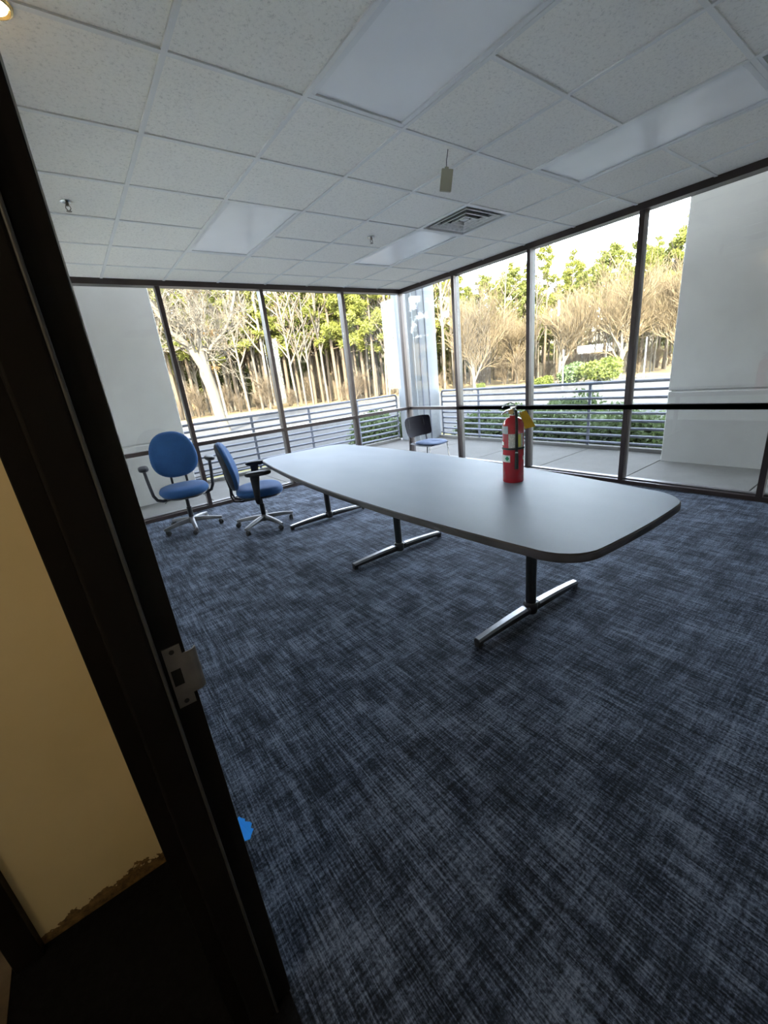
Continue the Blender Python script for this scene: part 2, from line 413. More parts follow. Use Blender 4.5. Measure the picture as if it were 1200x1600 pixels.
# ---- walls
struct(MB().box(XO, XL, -1.372, YB + .11, 0, H + .1).build('wall_left', 'room_wall'))
w = MB().box(XO, XL, YF, -2.312, 0, H + .1).box(XO, XL, -2.312, -1.372, 2.10, H + .1)
struct(w.build('wall_door', 'room_wall'))
struct(MB().box(XO, XR + .11, YF - .1, YF, -.12, H + .1).build('wall_front', 'room_wall'))

# ---- curtain walls of glass
def sx(m, axis, a0, a1, d0, d1, z0, z1):
    """box along the wall (a), depth outward from the room face (d)."""
    if axis == 'x': m.box(a0, a1, YB + d0, YB + d1, z0, z1)
    else: m.box(XR + d0, XR + d1, a0, a1, z0, z1)
    return m
ZT = .852
def curtain(name, axis, posts, lo, hi):
    root = struct(sx(MB(), axis, lo, hi, 0, .11, 0, .042).build(name, 'bronze', bevel=.002))
    root['label'] = 'bronze sill of the glass wall'
    sx(MB(), axis, lo, hi, -.012, .118, H - .052, H + .02).build('head_rail', 'bronze', root, bevel=.002)
    sx(MB(), axis, lo, hi, .050, .125, .042, .056).build('sill_glazing_strip', 'bronze_light', root)
    edges = []
    for a in posts:
        sx(MB(), axis, a - .024, a + .024, 0, .055, .042, H - .05).build('mullion', 'bronze', root, bevel=.002)
        sx(MB(), axis, a - .019, a + .019, .055, .120, .042, H - .05).build('mullion_back', 'bronze_light', root, bevel=.002)
        edges.append(a)
    es = [lo] + edges + [hi]
    for a, b in zip(es, es[1:]):
        if b - a < .1: continue
        sx(MB(), axis, a + .024, b - .024, 0, .055, ZT - .024, ZT + .024).build('transom', 'bronze', root, bevel=.002)
        sx(MB(), axis, a + .019, b - .019, .056, .118, ZT - .019, ZT + .019).build('transom_back', 'bronze_light', root)
        sx(MB(), axis, a + .0195, b - .0195, .076, .082, .056, ZT - .0195).build('lower_pane', 'window_glass', root)
        sx(MB(), axis, a + .0195, b - .0195, .076, .082, ZT + .0195, H - .052).build('upper_pane', 'window_glass', root)
    return root
SP = 1.222
curtain('window_1', 'x', [.527, 1.769, 3.023], XL, XR - .001)
curtain('window_2', 'y', [2.403, 1.175, -.050, -1.262], -2.484, YB - .001)
struct(MB().box(XR, XR + .11, YF - .1, -2.484, 0, H + .1).build('wall_right', 'room_wall'))
m = MB(); m.box(XR - .012, XR + .045, YB - .012, YB + .045, .0, H - .01)
struct(m.build('trim_1', 'bronze', bevel=.003))
m = MB(); m.box(XR + .046, XR + .135, YB + .046, YB + .135, .0, H - .01)
struct(m.build('trim_2', 'bronze_light', bevel=.003))

# ---- door frame (hollow metal, double rabbet), strike jamb
def lean(x, z): return x - .0045 * (z - 1.05)
DJ = empty('door_1'); struct(DJ); DJ['label'] = 'dark brown metal door frame without its door'
def jamb_piece(name, x0, x1, y0, y1, z1, mat, bev, seg=3):
    m = MB(); m.box(x0, x1, y0, y1, 0, z1)
    m.v = [(lean(x, z), y, z) for x, y, z in m.v]
    return m.build(name, mat, DJ, bevel=bev, seg=seg)
jamb_piece('rabbet', -.7605, -.6285, -1.392, -1.345, 2.10, 'jamb_paint', .002)
jamb_piece('stop', -.729, -.6725, -1.4095, -1.3915, 2.085, 'jamb_paint', .006, 4)
jamb_piece('edge_highlight', -.6745, -.6685, -1.4100, -1.4035, 2.085, 'highlight_grey', .0025)  # thin strip added as a painted highlight along the stop's edge
jamb_piece('rabbet', -.7605, -.6285, -2.345, -2.300, 2.10, 'jamb_paint', .002)
MB().box(-.7605, -.6285, -2.300, -1.392, 2.085, 2.13).build('head', 'jamb_paint', DJ, bevel=.002)
# strike plate: two ears, body with the latch hole, lip curling over the room edge
sp = empty('strike_plate', (0, 0, 0), parent=DJ)
ya, yb_ = -1.3945, -1.3918
zc = .990; L0, L1 = -.6625, -.6345
m = MB()
hx0, hx1, hz0, hz1 = -.6590, -.6430, zc - .016, zc + .016
m.box(L0, L1, ya, yb_, zc + .041, zc + .061).box(L0, L1, ya, yb_, zc - .061, zc - .041)
m.box(L0, -.625, ya, yb_, hz1, zc + .041).box(L0, -.625, ya, yb_, zc - .041, hz0)
m.box(L0, hx0, ya, yb_, hz0, hz1).box(hx1, -.625, ya, yb_, hz0, hz1)
m.v = [(lean(x, z), y, z) for x, y, z in m.v]
m.build('plate', 'dull_steel', sp)
m = MB(); pr = [(-.625, ya), (-.619, ya + .0008), (-.614, ya + .004), (-.611, ya + .010), (-.613, ya + .011), (-.6155, ya + .006), (-.620, ya + .0032), (-.625, ya + .0027)]
m.prism(pr, zc - .041, zc + .041); m.v = [(lean(x, z), y, z) for x, y, z in m.v]
m.build('lip', 'dull_steel', sp, smooth=True)
m = MB().box(hx0, hx1, ya + .0002, yb_, hz0, hz1); m.build('latch_hole', 'hole_black', sp)
for dz in (.051, -.051):
    s_ = MB().lathe([(.0005, .0), (.0042, .0), (.0042, -.002), (.0005, -.002)], 14).build('screw_hole', 'hole_black', sp)
    s_.rotation_euler = (-PI/2, 0, 0); s_.location = (lean(-.649, zc + dz), ya + .0012, zc + dz)

# ---- corridor outside the door
CY = -.844
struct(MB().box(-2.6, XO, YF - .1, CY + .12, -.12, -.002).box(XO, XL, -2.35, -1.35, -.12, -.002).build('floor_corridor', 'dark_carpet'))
struct(MB().box(-1.142, XO, CY, CY + .10, 0, H).build('wall_corridor', 'yellow_wall'))
struct(MB().box(-2.6, -1.215, CY - .2, CY + 1.6, -.11, .0015).build('floor_beyond', 'brown_floor'))
struct(MB().box(-2.6, -1.215, CY + .55, CY + .65, 0, H).build('wall_beyond', 'yellow_wall'))
struct(MB().box(-2.7, -2.6, YF - .1, CY + 1.7, -.12, H).build('wall_corridor_left', 'room_wall'))
struct(MB().box(-2.7, XO, YF - .2, YF - .1, -.12, H).build('wall_corridor_front', 'room_wall'))
struct(MB().box(-2.7, XO, YF - .2, CY + 1.7, H, H + .1).build('ceiling_corridor', 'room_wall'))
d2 = struct(MB().box(-1.205, -1.142, CY - .03, CY + .13, 0, 2.13).build('trim_3', 'jamb_paint', bevel=.002))
# corridor ceiling lamp, warm and dim
t = empty('corridor_lamp', (-1.75, -2.2, H - .003))
MB().lathe([(.002, 0), (.13, 0), (.14, -.012), (.13, -.02), (.002, -.02)], 28).build('rim', 'fixture_white', t, smooth=True)
MB().lathe([(.11, -.021), (.10, -.045), (.06, -.06), (.002, -.064)], 28).build('shade', 'lens', t, smooth=True)
tag(t, 'round warm ceiling lamp in the corridor outside the doorway', 'ceiling lamp')
ld = bpy.data.lights.new('corridor_bulb', 'POINT'); ld.energy = 1.95; ld.color = (1, .80, .52); ld.shadow_soft_size = .1
lo = bpy.data.objects.new('corridor_bulb', ld); col.objects.link(lo); lo.location = (0, 0, -.12); lo.parent = t

# blue tape scrap at the foot of the wall
m = MB(); n = 9; top = []; 
edge = [(-.050, 0), (-.046, .045), (-.02, .052), (-.010, .058), (-.004, .046), (.004, .036), (.002, .026), (.014, .014), (.018, .004), (.010, -.006), (.016, -.016), (.004, -.026), (-.004, -.036), (-.02, -.030), (-.04, -.034)]
m.prism(edge, 0, .0012); m.v = [(x, y, z + .006 + .006 * math.sin(40 * x + 30 * y)) for x, y, z in m.v]
tp = m.build('tape_scrap', 'tape_blue'); tp.location = (-.572, -.93, .0); tag(tp, 'scrap of bright blue tape on the carpet beside the door frame', 'tape')

# ================================================================ TABLE
TA = math.radians(-2.7)                           # table long axis close to the y axis
tab = empty('conference_table', (1.217, .355, 0), TA)
tag(tab, 'long boat-shaped conference table with pale laminate top and three pedestals', 'table')
def boat(inset=0):
    Lh, W0, W1, rc = 1.80 - inset, .61 - inset, .480 - inset, .20 - inset
    side = []
    for k in range(0, 33):                        # right side from near to far, without corners
        y = -Lh + rc + (2 * (Lh - rc)) * k / 32
        u = y / Lh; side.append((W0 - (W0 - W1) * u * u, y))
    def bow(x): return .022 * (1 - (x / W1) ** 2)   # ends bow out slightly
    pts = list(side)
    xe = W1 - rc + .03
    xs_, ys_ = side[-1]
    for k in range(1, 9):
        a = (PI / 2) * k / 8; pts.append((xs_ - rc * .93 * (1 - math.cos(a)), ys_ + (Lh - ys_ - .0) * math.sin(a)))
    x_end = pts[-1][0]
    for k in range(1, 12):
        x = x_end - 2 * x_end * k / 12; pts.append((x, Lh + bow(x) - bow(x_end)))
    left = [(-x, y) for x, y in pts[:len(side) + 8]]
    pts += left[::-1][0:]
    bot = []
    for k in range(1, 9):
        a = (PI / 2) * k / 8; bot.append((-(side[0][0] - rc * .93 * (1 - math.cos(a))), -(ys_ + (Lh - ys_) * math.sin(a))))
    pts += bot
    xb = -bot[-1][0]
    for k in range(1, 12):
        x = -xb + 2 * xb * k / 12; pts.append((x, -(Lh + bow(x) - bow(xb))))
    pts += [(-x, y) for x, y in bot[::-1]]
    return pts
MB().prism(boat(.006), .704, .7362).build('table_top', 'laminate', tab, smooth=True, ang=30)
ob, ib = boat(0), boat(.005); n = len(ob); m = MB()
prof = [(0.0, .736), (1.0, .731), (1.0, .702), (0.0, .696), (0.0, .736)]
m.rings([[(ib[i][0] + (ob[i][0] - ib[i][0]) * a, ib[i][1] + (ob[i][1] - ib[i][1]) * a, z) for i in range(n)] for a, z in prof], cap=False)
m.build('edge_band', 'edge_band', tab, smooth=True)
for k, y in enumerate((-1.21, .11, 1.415)):
    ped = empty('pedestal', (.045, y, 0), parent=tab)
    MB().lathe([(.030, .065), (.030, .69)], 20).build('post', 'black_metal', ped, smooth=True)
    MB().box(-.22, .22, -.04, .04, .685, .7035).build('top_bracket', 'black_metal', ped, bevel=.004)
    MB().lathe([(.001, .018), (.035, .018), (.040, .028), (.040, .078), (.034, .088), (.001, .088)], 20).build('hub', 'black_metal', ped, smooth=True)
    f = MB()                                       # foot: low arched bar along x
    rs = []
    for i in range(17):
        u = -1 + 2 * i / 16; x = u * .462; zt = .070 - .022 * u * u; zb = .030 - .008 * abs(u)
        w_ = .026 - .006 * abs(u); rs.append([(x, -w_, zb), (x, w_, zb), (x, w_, zt - .014), (x, w_ * .7, zt), (x, -w_ * .7, zt), (x, -w_, zt - .014)])
    f.rings(rs); f.build('foot_bar', 'black_metal', ped, smooth=True, ang=60)
    c = MB(); rs = []
    for i in range(17):
        u = -1 + 2 * i / 16; x = u * .458; zt = .0706 - .022 * u * u; w_ = (.026 - .006 * abs(u)) * .98
        if abs(x) < .0: continue
        rs.append([(x, -w_, zt - .012), (x, w_, zt - .012), (x, w_ * .72, zt + .003), (x, -w_ * .72, zt + .003)])
    c.rings(rs[:8]); c.rings(rs[9:]); c.build('foot_cap', 'foot_steel', ped, smooth=True, ang=60)
    for s in (-1, 1):
        MB().box(s * .445 - .018, s * .445 + .018, -.019, .019, 0, .03).build('glide', 'black_plastic', ped, bevel=.004)

# ================================================================ FIRE EXTINGUISHER
ex = empty('fire_extinguisher', (1.44, -.563, .7362), math.radians(0))
ex.scale = (1, 1, .93)
tag(ex, 'red fire extinguisher with black hose and yellow tag standing on the table', 'fire extinguisher')
R0 = .0635
body = MB().lathe([(.001, .006), (.052, .006), (.055, 0), (.0615, 0), (R0, .006), (R0, .365), (.061, .385), (.052, .405), (.036, .420), (.022, .427), (.021, .437), (.001, .437)], 40).build('cylinder', 'red_paint', ex, smooth=True, ang=50)
# facing direction towards the camera
fd = Vector((CAMP.x - 1.44, CAMP.y + .563)).normalized(); FA = math.atan2(fd.y, fd.x)
def patch(name, a0, a1, z0, z1, mat, r=R0 + .0006, parent=body):
    m = MB(); n = 12; rs = []
    for rr in (r, r + .0007):
        rs.append([(rr * math.cos(FA + math.radians(a0 + (a1-a0)*i/n)), rr * math.sin(FA + math.radians(a0 + (a1-a0)*i/n)), 0) for i in range(n + 1)])
    vs = []; 
    for z in (z0, z1):
        for q in rs: vs += [(x, y, z) for x, y, _ in q]
    k = n + 1; fs = []
    for i in range(n):
        fs += [(k+i, k+i+1, 3*k+i+1, 3*k+i), (i, 2*k+i, 2*k+i+1, i+1), (i, i+1, k+i+1, k+i), (2*k+i, 3*k+i, 3*k+i+1, 2*k+i+1)]
    fs += [(0, k, 3*k, 2*k), (n, 2*k+n, 3*k+n, k+n)]
    return m.add(vs, fs).build(name, mat, parent, smooth=True)
# angles: negative = left in view
patch('print_label', -25, 60, .235, .325, 'print_lines')
patch('print_label', 18, 42, .240, .322, 'label_yellow', R0 + .0014)
patch('silver_label', -85, -28, .325, .375, 'silver_label')
patch('white_label', -95, -58, .250, .272, 'paper_white')
gl_ = patch('white_label', -84, -16, .140, .186, 'paper_white')
# green diamond on the lower label
m = MB(); ca = math.radians(-33) + FA; rr = R0 + .0024; u = Vector((-math.sin(ca), math.cos(ca), 0)); c0 = Vector((rr*math.cos(ca), rr*math.sin(ca), .165))
nrm = Vector((math.cos(ca), math.sin(ca), 0)); pts = [c0 + u * .014, c0 + Vector((0, 0, .0165)), c0 - u * .014, c0 - Vector((0, 0, .0165))]
m.add(pts + [p - nrm * .0016 for p in pts], [(0,1,2,3), (7,6,5,4), (0,4,5,1), (1,5,6,2), (2,6,7,3), (3,7,4,0)]); m.build('green_diamond', 'green_ink', body)
patch('white_mark', 60, 80, .150, .172, 'paper_white')
# strap
MB().lathe([(R0 + .0005, .222), (R0 + .003, .222), (R0 + .003, .234), (R0 + .0005, .234)], 40).build('hose_strap', 'rubber', ex, smooth=True)
# valve, handles, gauge
vv = MB(); vv.lathe([(.021, .436), (.021, .446), (.015, .450), (.015, .474), (.017, .476), (.017, .488), (.001, .490)], 18)
valve = vv.build('valve', 'chrome', ex, smooth=True)
side = Vector((-fd.y, fd.x, 0)); fd3 = Vector((fd.x, fd.y, 0))   # side = right of view? set below
rt = Vector((RX.x, RX.y, 0)).normalized()
def bar(name, pts, w, th, mat):
    rs = []; nv = Vector((-rt.y, rt.x, 0))
    for p in pts:
        rs.append([p + nv * w - Vector((0, 0, th)), p + nv * w + Vector((0, 0, th)), p - nv * w + Vector((0, 0, th)), p - nv * w - Vector((0, 0, th))])
    MB().rings(rs).build(name, mat, ex, bevel=.0015)
def Z(a, z): return rt * a + Vector((0, 0, z))
bar('carry_handle', [Z(.016, .470), Z(-.020, .472), Z(-.048, .464), Z(-.070, .448)], .011, .0045, 'chrome')
bar('squeeze_lever', [Z(.018, .486), Z(.004, .506), Z(-.020, .520), Z(-.044, .512), Z(-.066, .492)], .010, .004, 'chrome')
m = MB().lathe([(.001, 0), (.014, 0), (.016, .004), (.016, .014), (.001, .014)], 18); g = m.build('pressure_gauge', 'brass', ex, smooth=True)
g.location = fd3 * .016 - rt * .012 + Vector((0, 0, .462)); g.rotation_euler = (PI/2, 0, FA + PI/2)
# hose
h0 = Vector((0, 0, .466)); hd = (fd3 * math.cos(math.radians(14)) + rt * math.sin(math.radians(14))).normalized()
pts = []
for u, r_, z in ((0, .015, .466), (.1, .040, .474), (.2, .062, .462), (.3, .075, .43), (.45, .079, .38), (.6, .079, .30), (.8, .078, .24), (1, .077, .212)):
    pts.append(hd * r_ + Vector((0, 0, z)))
MB().tube(pts, .0085, 10).build('hose', 'rubber', ex, smooth=True)
nz = MB().tube([hd * .077 + Vector((0, 0, .212)), hd * .077 + Vector((0, 0, .205))], .0095, 12); nz.build('hose_ferrule', 'chrome', ex, smooth=True)
MB().tube([hd * .077 + Vector((0, 0, .205)), hd * .077 + Vector((0, 0, .16)), hd * .077 + Vector((0, 0, .10))], [.009, .0105, .0115], 12).build('nozzle', 'rubber', ex, smooth=True)
# yellow inspection tag hanging from the valve on the right
tg = MB(); tz = Vector((0, 0, 1)); p0 = rt * .042 + fd3 * .012 + tz * .452
quad = [p0 - rt * .006, p0 + rt * .022 + tz * .004, p0 + rt * .060 - tz * .088, p0 + rt * .005 - tz * .104]
quad[2] = rt * .135 + fd3 * .010 + tz * .352; quad[3] = rt * .072 + fd3 * .026 + tz * .345; quad[1] = rt * .078 + fd3 * .008 + tz * .458
th = fd3 * .0012
tg.add(quad + [q - th for q in quad], [(0,3,2,1), (4,5,6,7), (0,1,5,4), (1,2,6,5), (2,3,7,6), (3,0,4,7)])
tagc = tg.build('inspection_tag', 'yellow_card', ex)
MB().tube([rt * .014 + tz * .47, rt * .028 + fd3 * .008 + tz * .468, p0 + rt * .01 - tz * .008], .0016, 5).build('tag_tie', 'paper_white', ex)

# ================================================================ CHAIRS
def task_chair(loc, facing_deg, base_rot, label, seat_dz=0, back_dz=0, arm_dz=0):
    root = empty('office_chair', (*loc, 0), math.radians(facing_deg - 90))   # local +y is forward
    # star base
    base = empty('star_base', (0, 0, 0), math.radians(base_rot), parent=root)
    MB().lathe([(.001, .065), (.036, .065), (.045, .085), (.045, .112), (.034, .135), (.001, .137)], 20).build('hub', 'star_base', base, smooth=True)
    for k in range(5):
        a = 2 * PI * k / 5; c, s = math.cos(a), math.sin(a); rs = []
        for r_, zt, zb, w_ in ((.03, .128, .080, .026), (.12, .122, .080, .023), (.22, .108, .072, .020), (.30, .092, .064, .018), (.325, .086, .064, .012)):
            ring = [(r_, -w_, zb), (r_, w_, zb), (r_, w_, zt - .010), (r_, w_ * .6, zt), (r_, -w_ * .6, zt), (r_, -w_, zt - .010)]
            rs.append([(x*c - y*s, x*s + y*c, z) for x, y, z in ring])
        leg = MB().rings(rs).build('base_leg', 'star_base', base, smooth=True, ang=55)
        ca = empty('caster', (.300*c, .300*s, 0), a + 1.1 * k, parent=base)
        for w_ in (-1, 1):
            wh = MB().lathe([(.001, 0), (.020, 0), (.027, .004), (.027, .014), (.020, .018), (.001, .018)], 18).build('wheel', 'black_plastic', ca, smooth=True)
            wh.rotation_euler = (PI/2, 0, 0); wh.location = (-.014, w_ * .012 + .009, .027)
        MB().box(-.030, .014, -.008, .008, .030, .058).build('fork', 'black_plastic', ca, bevel=.004)
    MB().lathe([(.027, .13), (.027, .26), (.020, .262), (.020, .385)], 18).build('gas_column', 'black_metal', root, smooth=True, ang=50)
    m = MB().box(-.085, .085, -.16, .12, .370 + seat_dz, .425 + seat_dz); m.build('tilt_mechanism', 'black_plastic', root, bevel=.015, seg=3)
    MB().tube([(.08, .05, .395), (.19, .055, .385), (.225, .06, .36)], .0045, 6).build('height_lever', 'black_metal', root, smooth=True)
    # seat: rounded cushion with waterfall front
    def cushion(a, b, z0, z1, pw=.72, n=36):
        rs = []
        for f, zz in ((.72, z0), (.93, z0 + (z1-z0)*.10), (1.0, z0 + (z1-z0)*.38), (.99, z0 + (z1-z0)*.62), (.93, z0 + (z1-z0)*.85), (.80, z0 + (z1-z0)*.97), (.50, z1), (.05, z1 - .004)):
            ring = []
            for i in range(n):
                t = 2*PI*i/n; cx = math.copysign(abs(math.cos(t)) ** pw, math.cos(t)); cy = math.copysign(abs(math.sin(t)) ** pw, math.sin(t))
                x = a * f * cx * (1 - .07 * max(0, -cy)); y = b * f * cy
                ring.append((x, y, zz - .022 * max(0, (y / b)) ** 3))
            rs.append(ring)
        return rs
    sz_ = seat_dz
    MB().rings([[(x, y + .01, z + sz_) for x, y, z in r] for r in cushion(.255, .245, .425, .520)]).build('seat_cushion', 'blue_fabric', root, smooth=True, ang=70)
    MB().rings([[(x, y + .01, z + sz_) for x, y, z in r] for r in cushion(.225, .215, .405, .445)]).build('seat_pan', 'black_plastic', root, smooth=True, ang=70)
    # back: egg-shaped pad, tilted
    bk = empty('back', (0, -.225, .575 + seat_dz + back_dz), parent=root); bk.rotation_euler = (math.radians(10), 0, 0)
    def egg(f, yoff, n=40, sx_=1.0):
        out = []
        for i in range(n):
            t = 2*PI*i/n; cx, cz = math.cos(t), math.sin(t)
            cx = math.copysign(abs(cx) ** .84, cx); cz = math.copysign(abs(cz) ** .84, cz)
            x = .245 * f * cx * (1 - .10 * cz); z = .262 + .262 * f * cz
            out.append((x, yoff - .045 * (x / .245) ** 2 * -1 + .0, z))
        return out
    rs = [egg(.05, .052), egg(.55, .050), egg(.85, .042), egg(.96, .028), egg(1.0, .008), egg(.985, -.012)]
    MB().rings(rs).build('back_cushion', 'blue_fabric', bk, smooth=True, ang=70)
    rs = [egg(.985, -.010), egg(.97, -.028), egg(.85, -.042), egg(.5, -.048), egg(.05, -.05)]
    MB().rings(rs).build('back_shell', 'arm_plastic', bk, smooth=True, ang=70)
    for s in (-1, 1):
        p = [(s*.045, -.10, .385), (s*.06, -.19, .375), (s*.075, -.265, .395), (s*.08, -.285, .45), (s*.08, -.278, .54), (s*.075, -.285, .66), (s*.07, -.305, .80)]
        p = [(x, y, z + seat_dz + (back_dz if z > .6 else 0)) for x, y, z in p]
        MB().tube(p, .0135, 10, .75).build('back_bar', 'arm_plastic', root, smooth=True)
    # arms: J-shaped blades from under the seat, pad on top
    for s in (-1, 1):
        arm = empty('armrest', (0, 0, 0), parent=root)
        p = [(s*.07, -.02, .392), (s*.16, -.02, .378), (s*.235, -.02, .375), (s*.285, -.02, .395), (s*.312, -.02, .44), (s*.322, -.015, .52), (s*.330, -.01, .60), (s*.335, -.005, .672)]
        p = [(x, y, z + seat_dz + arm_dz * max(0, (z - .4) / .27)) for x, y, z in p]
        rs = []; n = 10
        wid = [.018, .020, .022, .025, .028, .032, .040, .048]
        for i, q in enumerate(p):
            q = Vector(q); tdir = (Vector(p[min(i+1, len(p)-1)]) - Vector(p[max(i-1, 0)])).normalized(); yv = Vector((0, 1, 0)); w_ = yv.cross(tdir).normalized()
            rs.append([q + yv * (wid[i] * math.cos(2*PI*k/n)) + w_ * (.017 * math.sin(2*PI*k/n)) for k in range(n)])
        MB().rings(rs).build('arm_support', 'arm_plastic', arm, smooth=True)
        pad = MB().ellipsoid((s*.335, .03, .690 + seat_dz + arm_dz), .050, .130, .026, 24, 10, .7); pad.build('arm_pad', 'arm_plastic', arm, smooth=True, ang=70)
    tag(root, label, 'office chair', 'blue swivel chairs')
    return root
c1 = task_chair((.14, 2.87), -95, 17, 'blue swivel chair facing the doorway, beside the dark door frame', 0, 0, .075)
c2 = task_chair((.745, 2.18), -20, 32, 'blue swivel chair seen from its side, tucked at the far end of the table', -.045, -.075, .01)

def stack_chair(loc, facing_deg, label):
    root = empty('stacking_chair', (*loc, 0), math.radians(facing_deg - 90))
    W = .205
    rs = []
    for f, z in ((.90, .412), (.99, .420), (1.0, .434), (.94, .446), (.6, .450), (.05, .449)):
        n = 32; rs.append([(math.copysign(abs(math.cos(2*PI*i/n)) ** .5, math.cos(2*PI*i/n)) * .195 * f, .045 + math.copysign(abs(math.sin(2*PI*i/n)) ** .5, math.sin(2*PI*i/n)) * .205 * f, z - .012 * max(0, math.sin(2*PI*i/n)) ** 2) for i in range(n)])
    MB().rings(rs).build('seat', 'slate_fabric', root, smooth=True, ang=70)
    MB().box(-.19, .19, -.14, .22, .402, .4125).build('seat_board', 'navy_plastic', root, bevel=.004)
    # curved back panel
    m = MB(); nx, nz = 14, 8; fr = []; 
    for layer in (0, 1):
        for j in range(nz + 1):
            for i in range(nx + 1):
                u = -1 + 2*i/nx; w = -1 + 2*j/nz
                cut = 1 - .10 * max(0, abs(w)) ** 6
                x = .272 * u * cut * (1 + .03 * w); z = .660 + .150 * w * (1 - .10 * abs(u) ** 5)
                y = -.235 + .060 * u * u - .045 * (w + 1) * .5 + (.011 if layer else 0) + .012 * (w * w)
                fr.append((x, y, z))
    k = (nx + 1) * (nz + 1); fs = []
    for j in range(nz):
        for i in range(nx):
            a = j*(nx+1)+i; q = (a, a+1, a+nx+2, a+nx+1); fs += [q, tuple(k + e for e in q[::-1])]
    for j in range(nz):
        for i in (0, nx):
            a = j*(nx+1)+i; b = a+nx+1; fs.append((a, b, k+b, k+a))
    for i in range(nx):
        for j in (0, nz):
            a = j*(nx+1)+i; fs.append((a, a+1, k+a+1, k+a))
    m.add(fr, fs).build('backrest', 'navy_plastic', root, smooth=True, ang=60)
    for s in (-1, 1):
        MB().tube([(s*.215, -.27, .009), (s*.205, -.235, .22), (s*.19, -.205, .42), (s*.165, -.225, .60), (s*.155, -.245, .78)], .0085, 8).build('rear_leg', 'black_metal', root, smooth=True)
        MB().tube([(s*.215, .235, .009), (s*.205, .20, .22), (s*.20, .185, .40)], .0085, 8).build('front_leg', 'chrome', root, smooth=True)
        MB().tube([(s*.20, .19, .402), (s*.20, 0, .402), (s*.19, -.205, .415)], .008, 8).build('side_rail', 'star_base', root, smooth=True)
        for yy in (.235, -.27): MB().lathe([(.001, 0), (.012, 0), (.012, .012), (.001, .012)], 10, (s*.215, yy, 0)).build('glide', 'black_plastic', root)
    MB().tube([(-.21, .222, .09), (.21, .222, .09)], .0065, 8).build('stretcher', 'black_metal', root, smooth=True)
    MB().tube([(-.19, -.205, .415), (.19, -.205, .415)], .008, 8).build('rear_rail', 'star_base', root, smooth=True)
    tag(root, label, 'chair')
    return root
stack_chair((3.54, 2.46), -85, 'small armless chair with curved dark plastic back by the window corner')

# ================================================================ PATIO AND BUILDING OUTSIDE
GZ = -.60
PX, PY = 6.08, 5.50
patio = struct(MB().box(XR + .115, PX, -9, PY, -.55, -.03).box(-9, XR + .115, YB + .115, PY, -.55, -.03).build('patio', 'concrete'))
def slab(x0, x1, y0, y1):
    g = .005; MB().box(x0 + g, x1 - g, y0 + g, y1 - g, -.03, -.004).build('concrete_slab', 'concrete', patio, bevel=.004)
jy = [YB + .12, 2.36, 1.19, .02, -1.127, -2.3, -3.5, -4.7, -5.9]
for a, b in zip(jy, jy[1:]): slab(XR + .118, PX, b, a)
jx = [XR + .118, 2.95, 1.8, .66, -.5, -1.7, -2.9]
for a, b in zip(jx, jx[1:]): slab(b, a, YB + .118, PY)
slab(XR + .118, PX, YB + .12, PY)
m = MB().box(5.84, 5.95, .02, 4.62, -.004, .045); struct(m.build('trim_4', 'concrete', bevel=.006))
m = MB().box(.68, 5.26, 5.25, 5.36, -.004, .045); struct(m.build('trim_5', 'concrete', bevel=.006))
def pier(name, boxes_xy, zj, label):
    t = empty(name, (*boxes_xy[0], 0)); ox, oy = boxes_xy[0]
    poly = [(x - ox, y - oy) for x, y in boxes_xy]
    MB().prism(poly, -.02, zj - .006).build('lower_block', 'pier_paint', t, bevel=.012)
    cx = sum(p[0] for p in poly) / len(poly); cy = sum(p[1] for p in poly) / len(poly)
    MB().prism([(cx + (x - cx) * .985, cy + (y - cy) * .985) for x, y in poly], zj - .006, zj + .006).build('reveal_joint', 'pier_paint', t)
    MB().prism(poly, zj + .006, 7.78).build('upper_block', 'pier_paint', t, bevel=.012)
    tag(t, label, 'concrete pier', 'painted concrete piers'); return t
pier('concrete_pier', [(5.42, -4.2), (6.6, -4.2), (6.6, .01), (5.42, .01)], .89, 'wide white concrete pier outside the right window, with a faint extinguisher reflection')
pier('concrete_pier', [(-2.2, 4.66), (.635, 4.66), (.635, 5.8), (-2.2, 5.8)], .86, 'wide white concrete pier outside the left window behind the chairs')
t = empty('corner_pier', (5.3, 5.24, 0)); o_ = (5.3, 5.24)
def rel(pp): return [(x - o_[0], y - o_[1]) for x, y in pp]
MB().prism(rel([(5.30, 5.24), (5.30, 4.78), (5.42, 4.66), (5.585, 4.58), (5.90, 4.58), (5.90, 5.24)]), -.02, 7.78).build('shaft', 'pier_cladding', t, bevel=.006)
MB().prism(rel([(5.36, 4.712), (5.372, 4.700), (5.380, 4.690), (5.36, 4.690)]), 0, 7.7).build('corner_bead', 'pier_cladding', t)
for q in ((5.47, 4.625), (5.60, 4.570)):
    MB().prism(rel([(q[0] - .008, q[1] + .02), (q[0] - .008, q[1] - .008), (q[0] + .008, q[1] - .012), (q[0] + .008, q[1] + .02)]), 0, 7.7).build('groove_strip', 'rail_paint', t)
tag(t, 'slender white corner pier standing between the two outside railings', 'concrete pier', 'painted concrete piers')

# upper storeys of the building (they shade the patio and throw the long shadow)
TOP = 8.8
struct(MB().box(-24, XR + .11, -24, YB + .11, 4.62, 7.79).build('wall_upper', 'facade'))
struct(MB().box(-24, 6.12, -24, 5.55, 7.8, TOP).build('ceiling_overhang', 'facade'))
struct(MB().box(XL - .13, XR + .11, YF - .1, YB + .11, H + .225, 4.62).build('wall_spandrel', 'facade'))
struct(MB().box(-24, -2.71, -24, YB + .11, GZ, 4.61).build('wall_west', 'facade'))
struct(MB().box(-2.70, XR + .11, -24, YF - .21, GZ, 4.61).build('wall_south', 'facade'))

